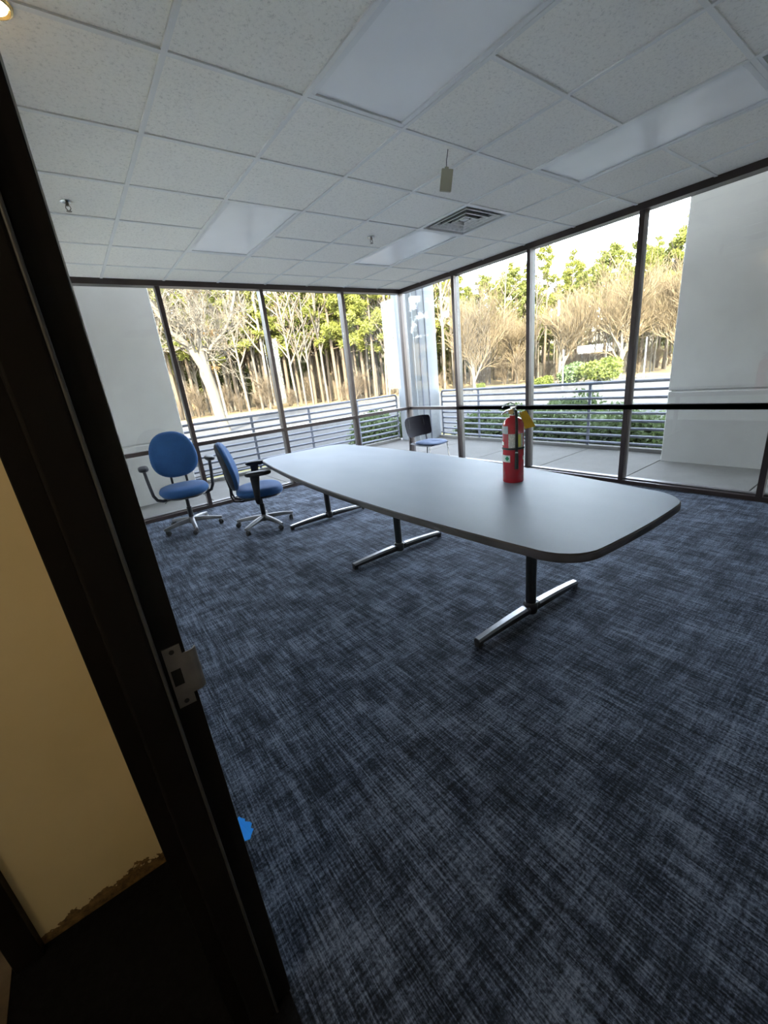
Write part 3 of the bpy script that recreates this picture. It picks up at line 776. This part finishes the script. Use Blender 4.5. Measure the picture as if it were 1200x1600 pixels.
# ---- railings of round pipe
def railing(name, axis, fixed, a0, a1, posts, label, bend0, bend1):
    root = empty(name, (a0, fixed, .045) if axis == 'x' else (fixed, a0, .045))
    s = 1 if a1 > a0 else -1
    def P(a, z): return ((a - a0), 0, z) if axis == 'x' else (0, (a - a0), z)
    zs = [1.0 - .113 * k - .045 for k in range(9)]
    r = .023; rb = .055
    top = []
    if bend0: top += [P(a0, zs[0] - rb * 1.6)] + [P(a0 + s * rb * (1 - math.cos(q * PI/8)), zs[0] - rb + rb * math.sin(q * PI/8)) for q in range(5)]
    else: top += [P(a0, zs[0])]
    if bend1: top += [P(a1 - s * rb * (1 - math.cos(q * PI/8)), zs[0] - rb + rb * math.sin(q * PI/8)) for q in range(4, -1, -1)] + [P(a1, zs[0] - rb * 1.6)]
    else: top += [P(a1, zs[0])]
    MB().tube(top, r, 10).build('top_rail', 'rail_paint', root, smooth=True)
    for z in zs[1:]: MB().tube([P(a0, z), P(a1, z)], .0205, 8).build('rail', 'rail_paint', root, smooth=True)
    for a in posts:
        m = MB(); p = P(a, 0)
        if axis == 'x': m.box(p[0] - .022, p[0] + .022, -.008, .008, 0, zs[0])
        else: m.box(-.008, .008, p[1] - .022, p[1] + .022, 0, zs[0])
        m.build('post', 'rail_paint', root)
    for a in (a0, a1):
        MB().tube([P(a, 0), P(a, zs[0] - rb * 1.2)], .019, 8).build('end_post', 'rail_paint', root, smooth=True)
    tag(root, label, 'railing', 'grey pipe railings around the patio')
railing('pipe_railing', 'x', 5.305, .72, 5.265, [1.91, 3.06, 4.2], 'grey pipe railing outside the back windows behind the blue chairs', True, True)
railing('pipe_railing', 'y', 5.895, 4.50, .06, [3.48, 2.36, 1.245], 'grey pipe railing outside the right windows behind the fire extinguisher', True, False)

# ================================================================ GROUNDS
m = MB(); m.box(-60, 130, -40, 130, GZ - .3, GZ - .05); struct(m.build('floor_ground', 'dry_grass'))
m = MB().box(-30, 34, 9.5, 33, GZ - .1, GZ).box(9.5, 36, -30, 9.5, GZ - .1, GZ)
struct(m.build('floor_parking', 'parking_lot'))
# forest floor
m = MB(); pts = []
for k in range(25):
    a = math.radians(0 + 90 * k / 24); pts.append((CAMP.x + 38.5 * math.sin(a), CAMP.y + 38.5 * math.cos(a)))
for k in range(24, -1, -1):
    a = math.radians(0 + 90 * k / 24); pts.append((CAMP.x + 90 * math.sin(a), CAMP.y + 90 * math.cos(a)))
m.prism(pts[::-1], GZ - .05, GZ + .03); struct(m.build('floor_forest', 'leaf_litter'))

# the land rises behind the woods
m = MB(); na = 40; rs = []
for D, u in ((60, 0), (66, .35), (74, .75), (84, 1), (100, 1.05)):
    row = []
    for k in range(na + 1):
        az = -60 + 145 * k / na; hgt = 9.0 if az < 40 else (9.0 - 3.8 * min(1, (az - 40) / 12))
        a = math.radians(az); row.append((CAMP.x + D * math.sin(a), CAMP.y + D * math.cos(a), GZ - .1 + hgt * u + .5 * math.sin(k * 1.7) * u))
    rs.append(row)
vs = [p for r in rs for p in r]; q = na + 1
m.add(vs, [(j*q+i, (j+1)*q+i, (j+1)*q+i+1, j*q+i+1) for j in range(len(rs)-1) for i in range(na)])
struct(m.build('floor_wooded_rise', 'leaf_litter', smooth=True))

# ---------------------------------------------------------------- plants
def branchy(seed, height, trunk_r, levels, spread, ratio, nchild, twig_r=.006, start=.35, up=.25, wobble=.12, first_dir=None, min_len=.25):
    """returns (trunk MB, twig MB): recursive bare tree"""
    rnd = random.Random(seed); trunk, twig = MB(), MB()
    def grow(p, d, length, r, lev):
        n = 4 if lev == 0 else (3 if lev < 3 else 2); pts = [p]; q = p.copy(); dd = d.copy()
        for i in range(n):
            dd = (dd + Vector((rnd.uniform(-1, 1), rnd.uniform(-1, 1), rnd.uniform(-.6, 1) * .8)) * wobble * (1 if lev else .35)).normalized()
            q = q + dd * (length / n); pts.append(q)
        r1 = max(r * (.55 if lev else .5), twig_r * .6); rs = [r + (r1 - r) * i / n for i in range(n + 1)]
        (trunk if lev <= 1 else twig).tube(pts, rs, 7 if lev == 0 else (5 if lev < 2 else 3), cap=False)
        if lev >= levels or length < min_len: return
        nc = nchild[min(lev, len(nchild) - 1)]
        for c in range(nc):
            u = (start if lev == 0 else .22) + (1 - (start if lev == 0 else .22)) * (c + rnd.random()) / nc
            k = min(int(u * n), n - 1); b = pts[k].lerp(pts[k+1], u * n - k)
            ax = Vector((rnd.gauss(0, 1), rnd.gauss(0, 1), rnd.gauss(0, .5))); ax = (ax - ax.project(dd)).normalized()
            sp_ = spread * rnd.uniform(.6, 1.25)
            nd = (dd * math.cos(sp_) + ax * math.sin(sp_) + Vector((0, 0, up))).normalized()
            grow(b, nd, length * ratio * rnd.uniform(.7, 1.15) * (1 - .25 * u if lev == 0 else 1), max(rs[k] * .62, twig_r), lev + 1)
    grow(Vector((0, 0, -.1)), (first_dir or Vector((0, 0, 1))).normalized(), height, trunk_r, 0)
    return trunk, twig
def leaf_cloud(mb, rnd, c, rx, rz, n, size, elong=2.2, shell=.5):
    for _ in range(n):
        d = Vector((rnd.gauss(0, 1), rnd.gauss(0, 1), rnd.gauss(0, 1))).normalized(); rr = shell + (1 - shell) * rnd.random()
        p = Vector(c) + Vector((d.x * rx * rr, d.y * rx * rr, d.z * rz * rr))
        a = Vector((rnd.gauss(0, 1), rnd.gauss(0, 1), rnd.gauss(0, .8))).normalized(); b = a.cross(Vector((rnd.gauss(0, 1), rnd.gauss(0, 1), rnd.gauss(0, 1)))).normalized()
        s = size * rnd.uniform(.6, 1.3)
        mb.add([p - a * s * elong * .5, p + b * s * .5, p + a * s * elong * .5, p - b * s * .5], [(0, 1, 2, 3)])
def pine_proto(seed, height, crown_from, crown_r, needles, dens=1.0):
    rnd = random.Random(seed); tr, cr = MB(), MB()
    lean_ = Vector((rnd.uniform(-.02, .02), rnd.uniform(-.02, .02), 1))
    tr.tube([Vector((0, 0, -.1)), lean_ * (height * .5), lean_ * height], [.16, .11, .02], 7, cap=False)
    n = int(26 * dens)
    for k in range(n):
        u = crown_from + (1 - crown_from) * (k + rnd.random()) / n; z = height * u
        rad = crown_r * (1 - ((u - crown_from) / (1 - crown_from)) ** 1.5) * rnd.uniform(.55, 1.1) + .25
        a = rnd.uniform(0, 2 * PI); e = Vector((math.cos(a) * rad, math.sin(a) * rad, z + rad * rnd.uniform(.05, .4)))
        tr.tube([lean_ * z, lean_ * z * .5 + e * .5 + Vector((0, 0, -.05)), e], [.035, .022, .010], 4, cap=False)
        for q in range(3):
            w = .45 + .28 * q; c = (lean_ * z) * (1 - w) + e * w
            leaf_cloud(cr, rnd, c + Vector((rnd.uniform(-.2, .2), rnd.uniform(-.2, .2), rnd.uniform(0, .2))), .50 * (.7 + .4 * rnd.random()), .34, int(85 * dens), .085, 3.4, .15)
    return tr, cr
PROTO = {}
def proto(key, parts):
    """parts: list of (name, MB, material)"""
    PROTO[key] = [(n, mb.mesh(n, mat, True, 60), ) for n, mb, mat in parts]
for i in range(5):
    tr, cr = pine_proto(20 + i, (11.0, 11.8, 12.6, 10.5, 12.0)[i], (.40, .46, .34, .06, .38)[i], (1.9, 1.7, 2.1, 2.3, 2.2)[i], None, (1, 1, 1, 1.5, 1.15)[i])
    proto('pine%d' % i, [('trunk', tr, 'pine_bark'), ('needle_crown', cr, ('pine_needles', 'pine_needles', 'bright_needles', 'pine_needles', 'bright_needles')[i])])
for i in range(3):
    tr, tw = branchy(40 + i, 12.5 + i, .135, 3, .8, .24, (18, 6, 4), .011, .30, .30, .10)
    proto('slim%d' % i, [('trunk', tr, 'pale_bark' if i != 1 else 'grey_bark'), ('twigs', tw, 'twig_tan' if i != 1 else 'twig_brown')])
for i in range(2):
    tr, tw = branchy(60 + i, 3.4, .15, 4, .66, .80, (10, 7, 7, 6), .011, .22, .28, .17, None, .22)
    proto('round%d' % i, [('trunk', tr, 'pale_bark'), ('twigs', tw, 'twig_tan')])
for i in range(2):
    rnd = random.Random(80 + i); tr, tw = branchy(82 + i, 1.7, .03, 3, .85, .66, (14, 8, 6), .009, .02, .3, .2)
    proto('brush%d' % i, [('stems', tr, 'twig_brown'), ('twigs', tw, 'twig_brown')])
def shrub_proto(key, seed, rx, rz, n, size, mat, lumps=9):
    rnd = random.Random(seed); cr, st = MB(), MB()
    for k in range(lumps):
        a = rnd.uniform(0, 2 * PI); r_ = rx * .55 * math.sqrt(rnd.random()); c = (r_ * math.cos(a), r_ * math.sin(a), rz * rnd.uniform(.6, 1.15))
        leaf_cloud(cr, rnd, c, rx * .55, rz * .62, n // lumps, size, 1.7, .55)
        st.tube([(c[0]*.15, c[1]*.15, -.03), (c[0]*.5, c[1]*.5, c[2]*.5), c], [.02, .014, .006], 4, cap=False)
    proto(key, [('foliage', cr, mat), ('stems', st, 'twig_brown')])
shrub_proto('hedge0', 90, .75, .68, 4200, .055, 'hedge_leaf'); shrub_proto('hedge1', 91, .82, .62, 4200, .06, 'hedge_leaf')
shrub_proto('bush0', 92, 1.5, 1.0, 3600, .13, 'shrub_leaf')
shrub_proto('bush1', 93, 1.5, 1.0, 3600, .13, 'hedge_leaf')

def plant(key, name, x, y, sc, label, cat, group, rz=None, sz=None, z=GZ):
    root = empty(name, (x, y, z), random.uniform(0, 6.28) if rz is None else rz)
    root.scale = (sc, sc, sz or sc)
    for n, me in PROTO[key]: inst(n, me, root)
    tag(root, label, cat, group); return root
def polar(az, dist):
    a = math.radians(az); return CAMP.x + dist * math.sin(a), CAMP.y + dist * math.cos(a)
rng = random.Random(11)
placed = []
def free(x, y, d):
    for q in placed:
        if (q[0]-x)**2 + (q[1]-y)**2 < d*d: return False
    placed.append((x, y)); return True
# woods seen through the back windows: tall, thin pale trunks in front, pines behind
BAYS = ((12.0, 'left of the first mullion'), (23.4, 'through the window behind the blue chairs'), (33.2, 'through the middle back window'),
        (40.4, 'through the back window beside the corner'), (46.9, 'through the narrow window right of the corner'),
        (55.8, 'through the window left of the extinguisher'), (66.9, 'through the window right of the extinguisher'), (180, 'through the window beside the right pier'))
def bay(az): return next(t for a, t in BAYS if az < a)
def scatter(n, az0, az1, d0, d1, keys, smin, smax, name, label, cat, group, gap):
    k = 0; tries = 0
    while k < n and tries < n * 30:
        tries += 1; az = az0 + (az1 - az0) * (k + rng.random()) / n; d = rng.uniform(d0, d1); x, y = polar(az, d)
        if not free(x, y, gap): continue
        s = rng.uniform(smin, smax); plant(rng.choice(keys), name, x, y, s, label % bay(az) if '%s' in label else label, cat, group, rng.uniform(0, 6.28)); k += 1
scatter(60, 8, 46, 41, 52, ['slim0', 'slim1', 'slim2'], .8, 1.2, 'bare_tree', 'slim bare tree in the woods, %s', 'tree', 'bare trees beyond the back windows', .7)
scatter(34, 6, 46, 42.5, 50, ['pine0', 'pine2', 'pine4'], .95, 1.25, 'pine_tree', 'tall pine in the front of the woods, %s', 'tree', 'front pines beyond the back windows', 1.2)
scatter(30, 6, 47, 50, 60, ['pine0', 'pine1', 'pine2'], 1.05, 1.4, 'pine_tree', 'tall pine deeper in the woods, %s', 'tree', 'deeper pines beyond the back windows', 1.4)
scatter(34, 4, 48, 62, 76, ['pine3'], 1.0, 1.45, 'evergreen_tree', 'dense evergreen at the back of the woods, %s', 'tree', 'evergreens beyond the back windows', 1.6)
scatter(14, 28.5, 47, 41.5, 45, ['pine4', 'pine2'], .95, 1.2, 'pine_tree', 'bright yellow-green pine at the edge of the woods near the corner pier', 'tree', 'bright pines near the corner pier', 1.1)
scatter(22, 8, 47, 40.5, 46, ['brush0', 'brush1'], .6, 1.3, 'brush_thicket', 'leafless thicket at the foot of the woods, %s', 'thicket', 'thickets beyond the back windows', .8)
# woods seen through the right windows: lower treeline, sky above
scatter(52, 46, 76, 45, 58, ['pine0', 'pine2', 'pine1'], .74, 1.0, 'pine_tree', 'green pine in the distant treeline, %s', 'tree', 'pines beyond the right windows', 1.4)
scatter(22, 46, 77, 60, 70, ['pine3'], .75, 1.12, 'evergreen_tree', 'dense evergreen at the back of the treeline, %s', 'tree', 'evergreens beyond the right windows', 1.6)
scatter(30, 46, 76, 42, 52, ['slim0', 'slim1', 'slim2'], .45, .70, 'bare_tree', 'slim bare tree in the treeline, %s', 'tree', 'bare trees beyond the right windows', .8)
scatter(16, 46, 76, 40, 46, ['brush0', 'brush1'], .6, 1.3, 'brush_thicket', 'leafless thicket at the foot of the treeline, %s', 'thicket', 'thickets beyond the right windows', .9)
scatter(4, 69.5, 75, 44, 48, ['pine4'], .85, .98, 'pine_tree', 'bright green pine just left of the right-hand concrete pier', 'tree', 'bright pines by the right pier', 1.0)
scatter(18, -52, 5, 42, 54, ['pine3', 'pine0', 'pine4'], .95, 1.25, 'pine_tree', 'pine in the woods hidden behind the left concrete pier', 'tree', 'pines behind the left pier', 1.4)
# spreading tan trees in front of that treeline
for k, (az, d, s, lab) in enumerate(((49.2, 36, .98, 'leafless tan tree with pale trunk just right of the corner pier'), (59.5, 37, .92, 'leafless fan-shaped tan tree above the green shrubs'),
        (66.0, 37, 1.02, 'leafless fan-shaped tan tree behind the second right-hand mullion'), (54.6, 41, .85, 'leafless tan tree between the pale-trunked tree and the shrubs'), (71.5, 39, 1.0, 'leafless tan tree beside the right-hand concrete pier'))):
    x, y = polar(az, d); plant('round%d' % (k % 2), 'spreading_tree', x, y, s, lab, 'tree', 'spreading bare trees', k * 1.3)
for az, d, s, key, lab in ((60.5, 34, .95, 'bush1', 'dull green rounded shrub left of the yellow-green one at the lawn edge'), (63.8, 33, 1.0, 'bush0', 'bright yellow-green rounded shrub on the lawn near the distant white sign'),
        (57.6, 33, .5, 'bush0', 'small pale green shrub on the lawn left of the rounded shrubs'), (49.8, 37.5, .35, 'bush0', 'tiny green shrub at the foot of the pale-trunked tree')):
    x, y = polar(az, d); plant(key, 'green_shrub', x, y, s, lab, 'shrub', 'green shrubs on the lawn')
# hedge shrubs just beyond the railings
hz = [(6.95, 4.4), (7.0, 3.45), (6.95, 2.55), (7.05, 1.7), (7.0, .9), (7.9, 3.9), (7.95, 2.9), (8.0, 2.0)]
for k, (x, y) in enumerate(hz):
    plant('hedge%d' % (k % 2), 'hedge_shrub', x, y, .95 + .1 * ((k * 7) % 3) / 2, 'leafy green hedge shrub behind the right-hand railing', 'shrub', 'hedge shrubs behind the right railing', k * 1.1)
x, y = polar(60.9, 9.8); plant('hedge0', 'hedge_shrub', x, y, 1.05, 'tallest rounded green shrub behind the right-hand railing', 'shrub', None, .4, 1.16)
plant('hedge1', 'hedge_shrub', 5.75, 7.0, .95, 'leafy green shrub behind the right end of the back railing', 'shrub', None, 1.0, 1.15)
plant('hedge0', 'hedge_shrub', 6.6, 6.3, 1.0, 'leafy green shrub behind the corner pier', 'shrub', None, 2.0, 1.1)

# the large pale forked tree beyond the back railing
def big_tree():
    tx, ty = 5.98, 21.37; root = empty('forked_tree', (tx, ty, GZ))
    def W(x, y):       # pixel on the plane of the trunk (facing the room)
        d = ray(x, y); h = math.hypot(d.x, d.y); p = CAMP + d * (24.4 / h); return p - Vector((tx, ty, GZ))
    rnd = random.Random(5)
    tr = MB()
    base = [W(353, 676), W(344, 650), W(333, 612), W(322, 585), W(319, 570)]
    tr.tube([base[0] + Vector((.02, 0, -.25))] + base, [.40, .33, .28, .27, .30, .28], 10)
    tr.build('trunk', 'pale_bark', root, smooth=True, ang=70)
    def off(p, dy): return p + Vector((.13 * dy, .99 * dy, 0))
    limbs = [([W(319, 576), W(300, 548), W(280, 530), W(262, 512), W(246, 492), W(225, 462)], [.24, .20, .17, .15, .12, .08], -.6),
             ([W(320, 574), W(312, 540), W(306, 510), W(299, 480), W(292, 455), W(286, 420), W(280, 380)], [.20, .16, .14, .12, .11, .08, .04], .5),
             ([W(316, 545), W(326, 552), W(333, 538), W(335, 518)], [.10, .09, .08, .05], .2),
             ([W(333, 538), W(352, 516), W(363, 490), W(369, 455), W(374, 420), W(377, 390)], [.09, .09, .08, .07, .05, .03], 1.0),
             ([W(305, 505), W(290, 480), W(270, 462), W(252, 447)], [.07, .055, .04, .03], -1.0)]
    twig = MB()
    for pts, rs, dy in limbs:
        pts = [off(p, dy * i / len(pts)) for i, p in enumerate(pts)]
        MB().tube(pts, rs, 8).build('limb', 'pale_bark', root, smooth=True, ang=70)
        def grow(p, d, length, r, lev):
            q = p.copy(); ps = [q]; dd = d
            for i in range(3):
                dd = (dd + Vector((rnd.uniform(-1, 1), rnd.uniform(-1, 1), rnd.uniform(-.5, 1))) * .18).normalized(); q = q + dd * (length / 3); ps.append(q)
            twig.tube(ps, [r, r*.8, r*.6, r*.35], 4, cap=False)
            if lev < 3:
                for c in range(4 if lev < 2 else 3):
                    b = ps[rnd.randint(1, 3)]; nd = (dd + Vector((rnd.gauss(0, 1), rnd.gauss(0, 1), rnd.gauss(.2, .8))) * .6).normalized()
                    grow(b, nd, length * .62, max(r * .55, .007), lev + 1)
        for i in range(1, len(pts)):
            for c in range(4):
                p = pts[i-1].lerp(pts[i], rnd.random()); d = (pts[i] - pts[i-1]).normalized()
                nd = (d * .6 + Vector((rnd.gauss(0, 1), rnd.gauss(0, 1), rnd.gauss(.2, .7))) * .8).normalized(); grow(p, nd, rnd.uniform(.9, 1.7), max(rs[i] * .3, .018), 0)
    o = twig.build('twigs', 'pale_bark', root, smooth=True, ang=70)
    rnd = random.Random(9); lf = MB()
    for c in (W(292, 525), W(335, 575), W(300, 455), W(330, 520)): leaf_cloud(lf, rnd, c, .45, .35, 70, .07, 1.6, .1)
    lf.build('dead_leaves', 'dead_leaf', root)
    tag(root, 'large pale forked bare tree beyond the back railing', 'tree')
big_tree()

# distant white sign and slim poles on the right
sx_, sy_ = polar(63.2, 46); sg = empty('roadside_sign', (sx_, sy_, GZ), math.radians(-60))
MB().box(-1.45, 1.45, -.08, .08, 2.05, 2.75).build('panel', 'sign_white', sg, bevel=.01)
for s in (-1, 1): MB().box(s * 1.0 - .06, s * 1.0 + .06, -.05, .05, -.05, 2.06).build('sign_post', 'pole_grey', sg)
tag(sg, 'distant white panel sign above the green shrubs', 'sign')
for az, d, h, lab in ((59.9, 30, 2.4, 'slim grey pole on the lawn in front of the dull green shrub'), (68.4, 31, 2.6, 'slim grey pole left of the right-hand concrete pier')):
    x, y = polar(az, d); p = MB().lathe([(.045, -.02), (.04, h), (.002, h + .01)], 10).build('lawn_pole', 'pole_grey', smooth=True); p.location = (x, y, GZ)
    tag(p, lab, 'pole', 'slim poles on the lawn')
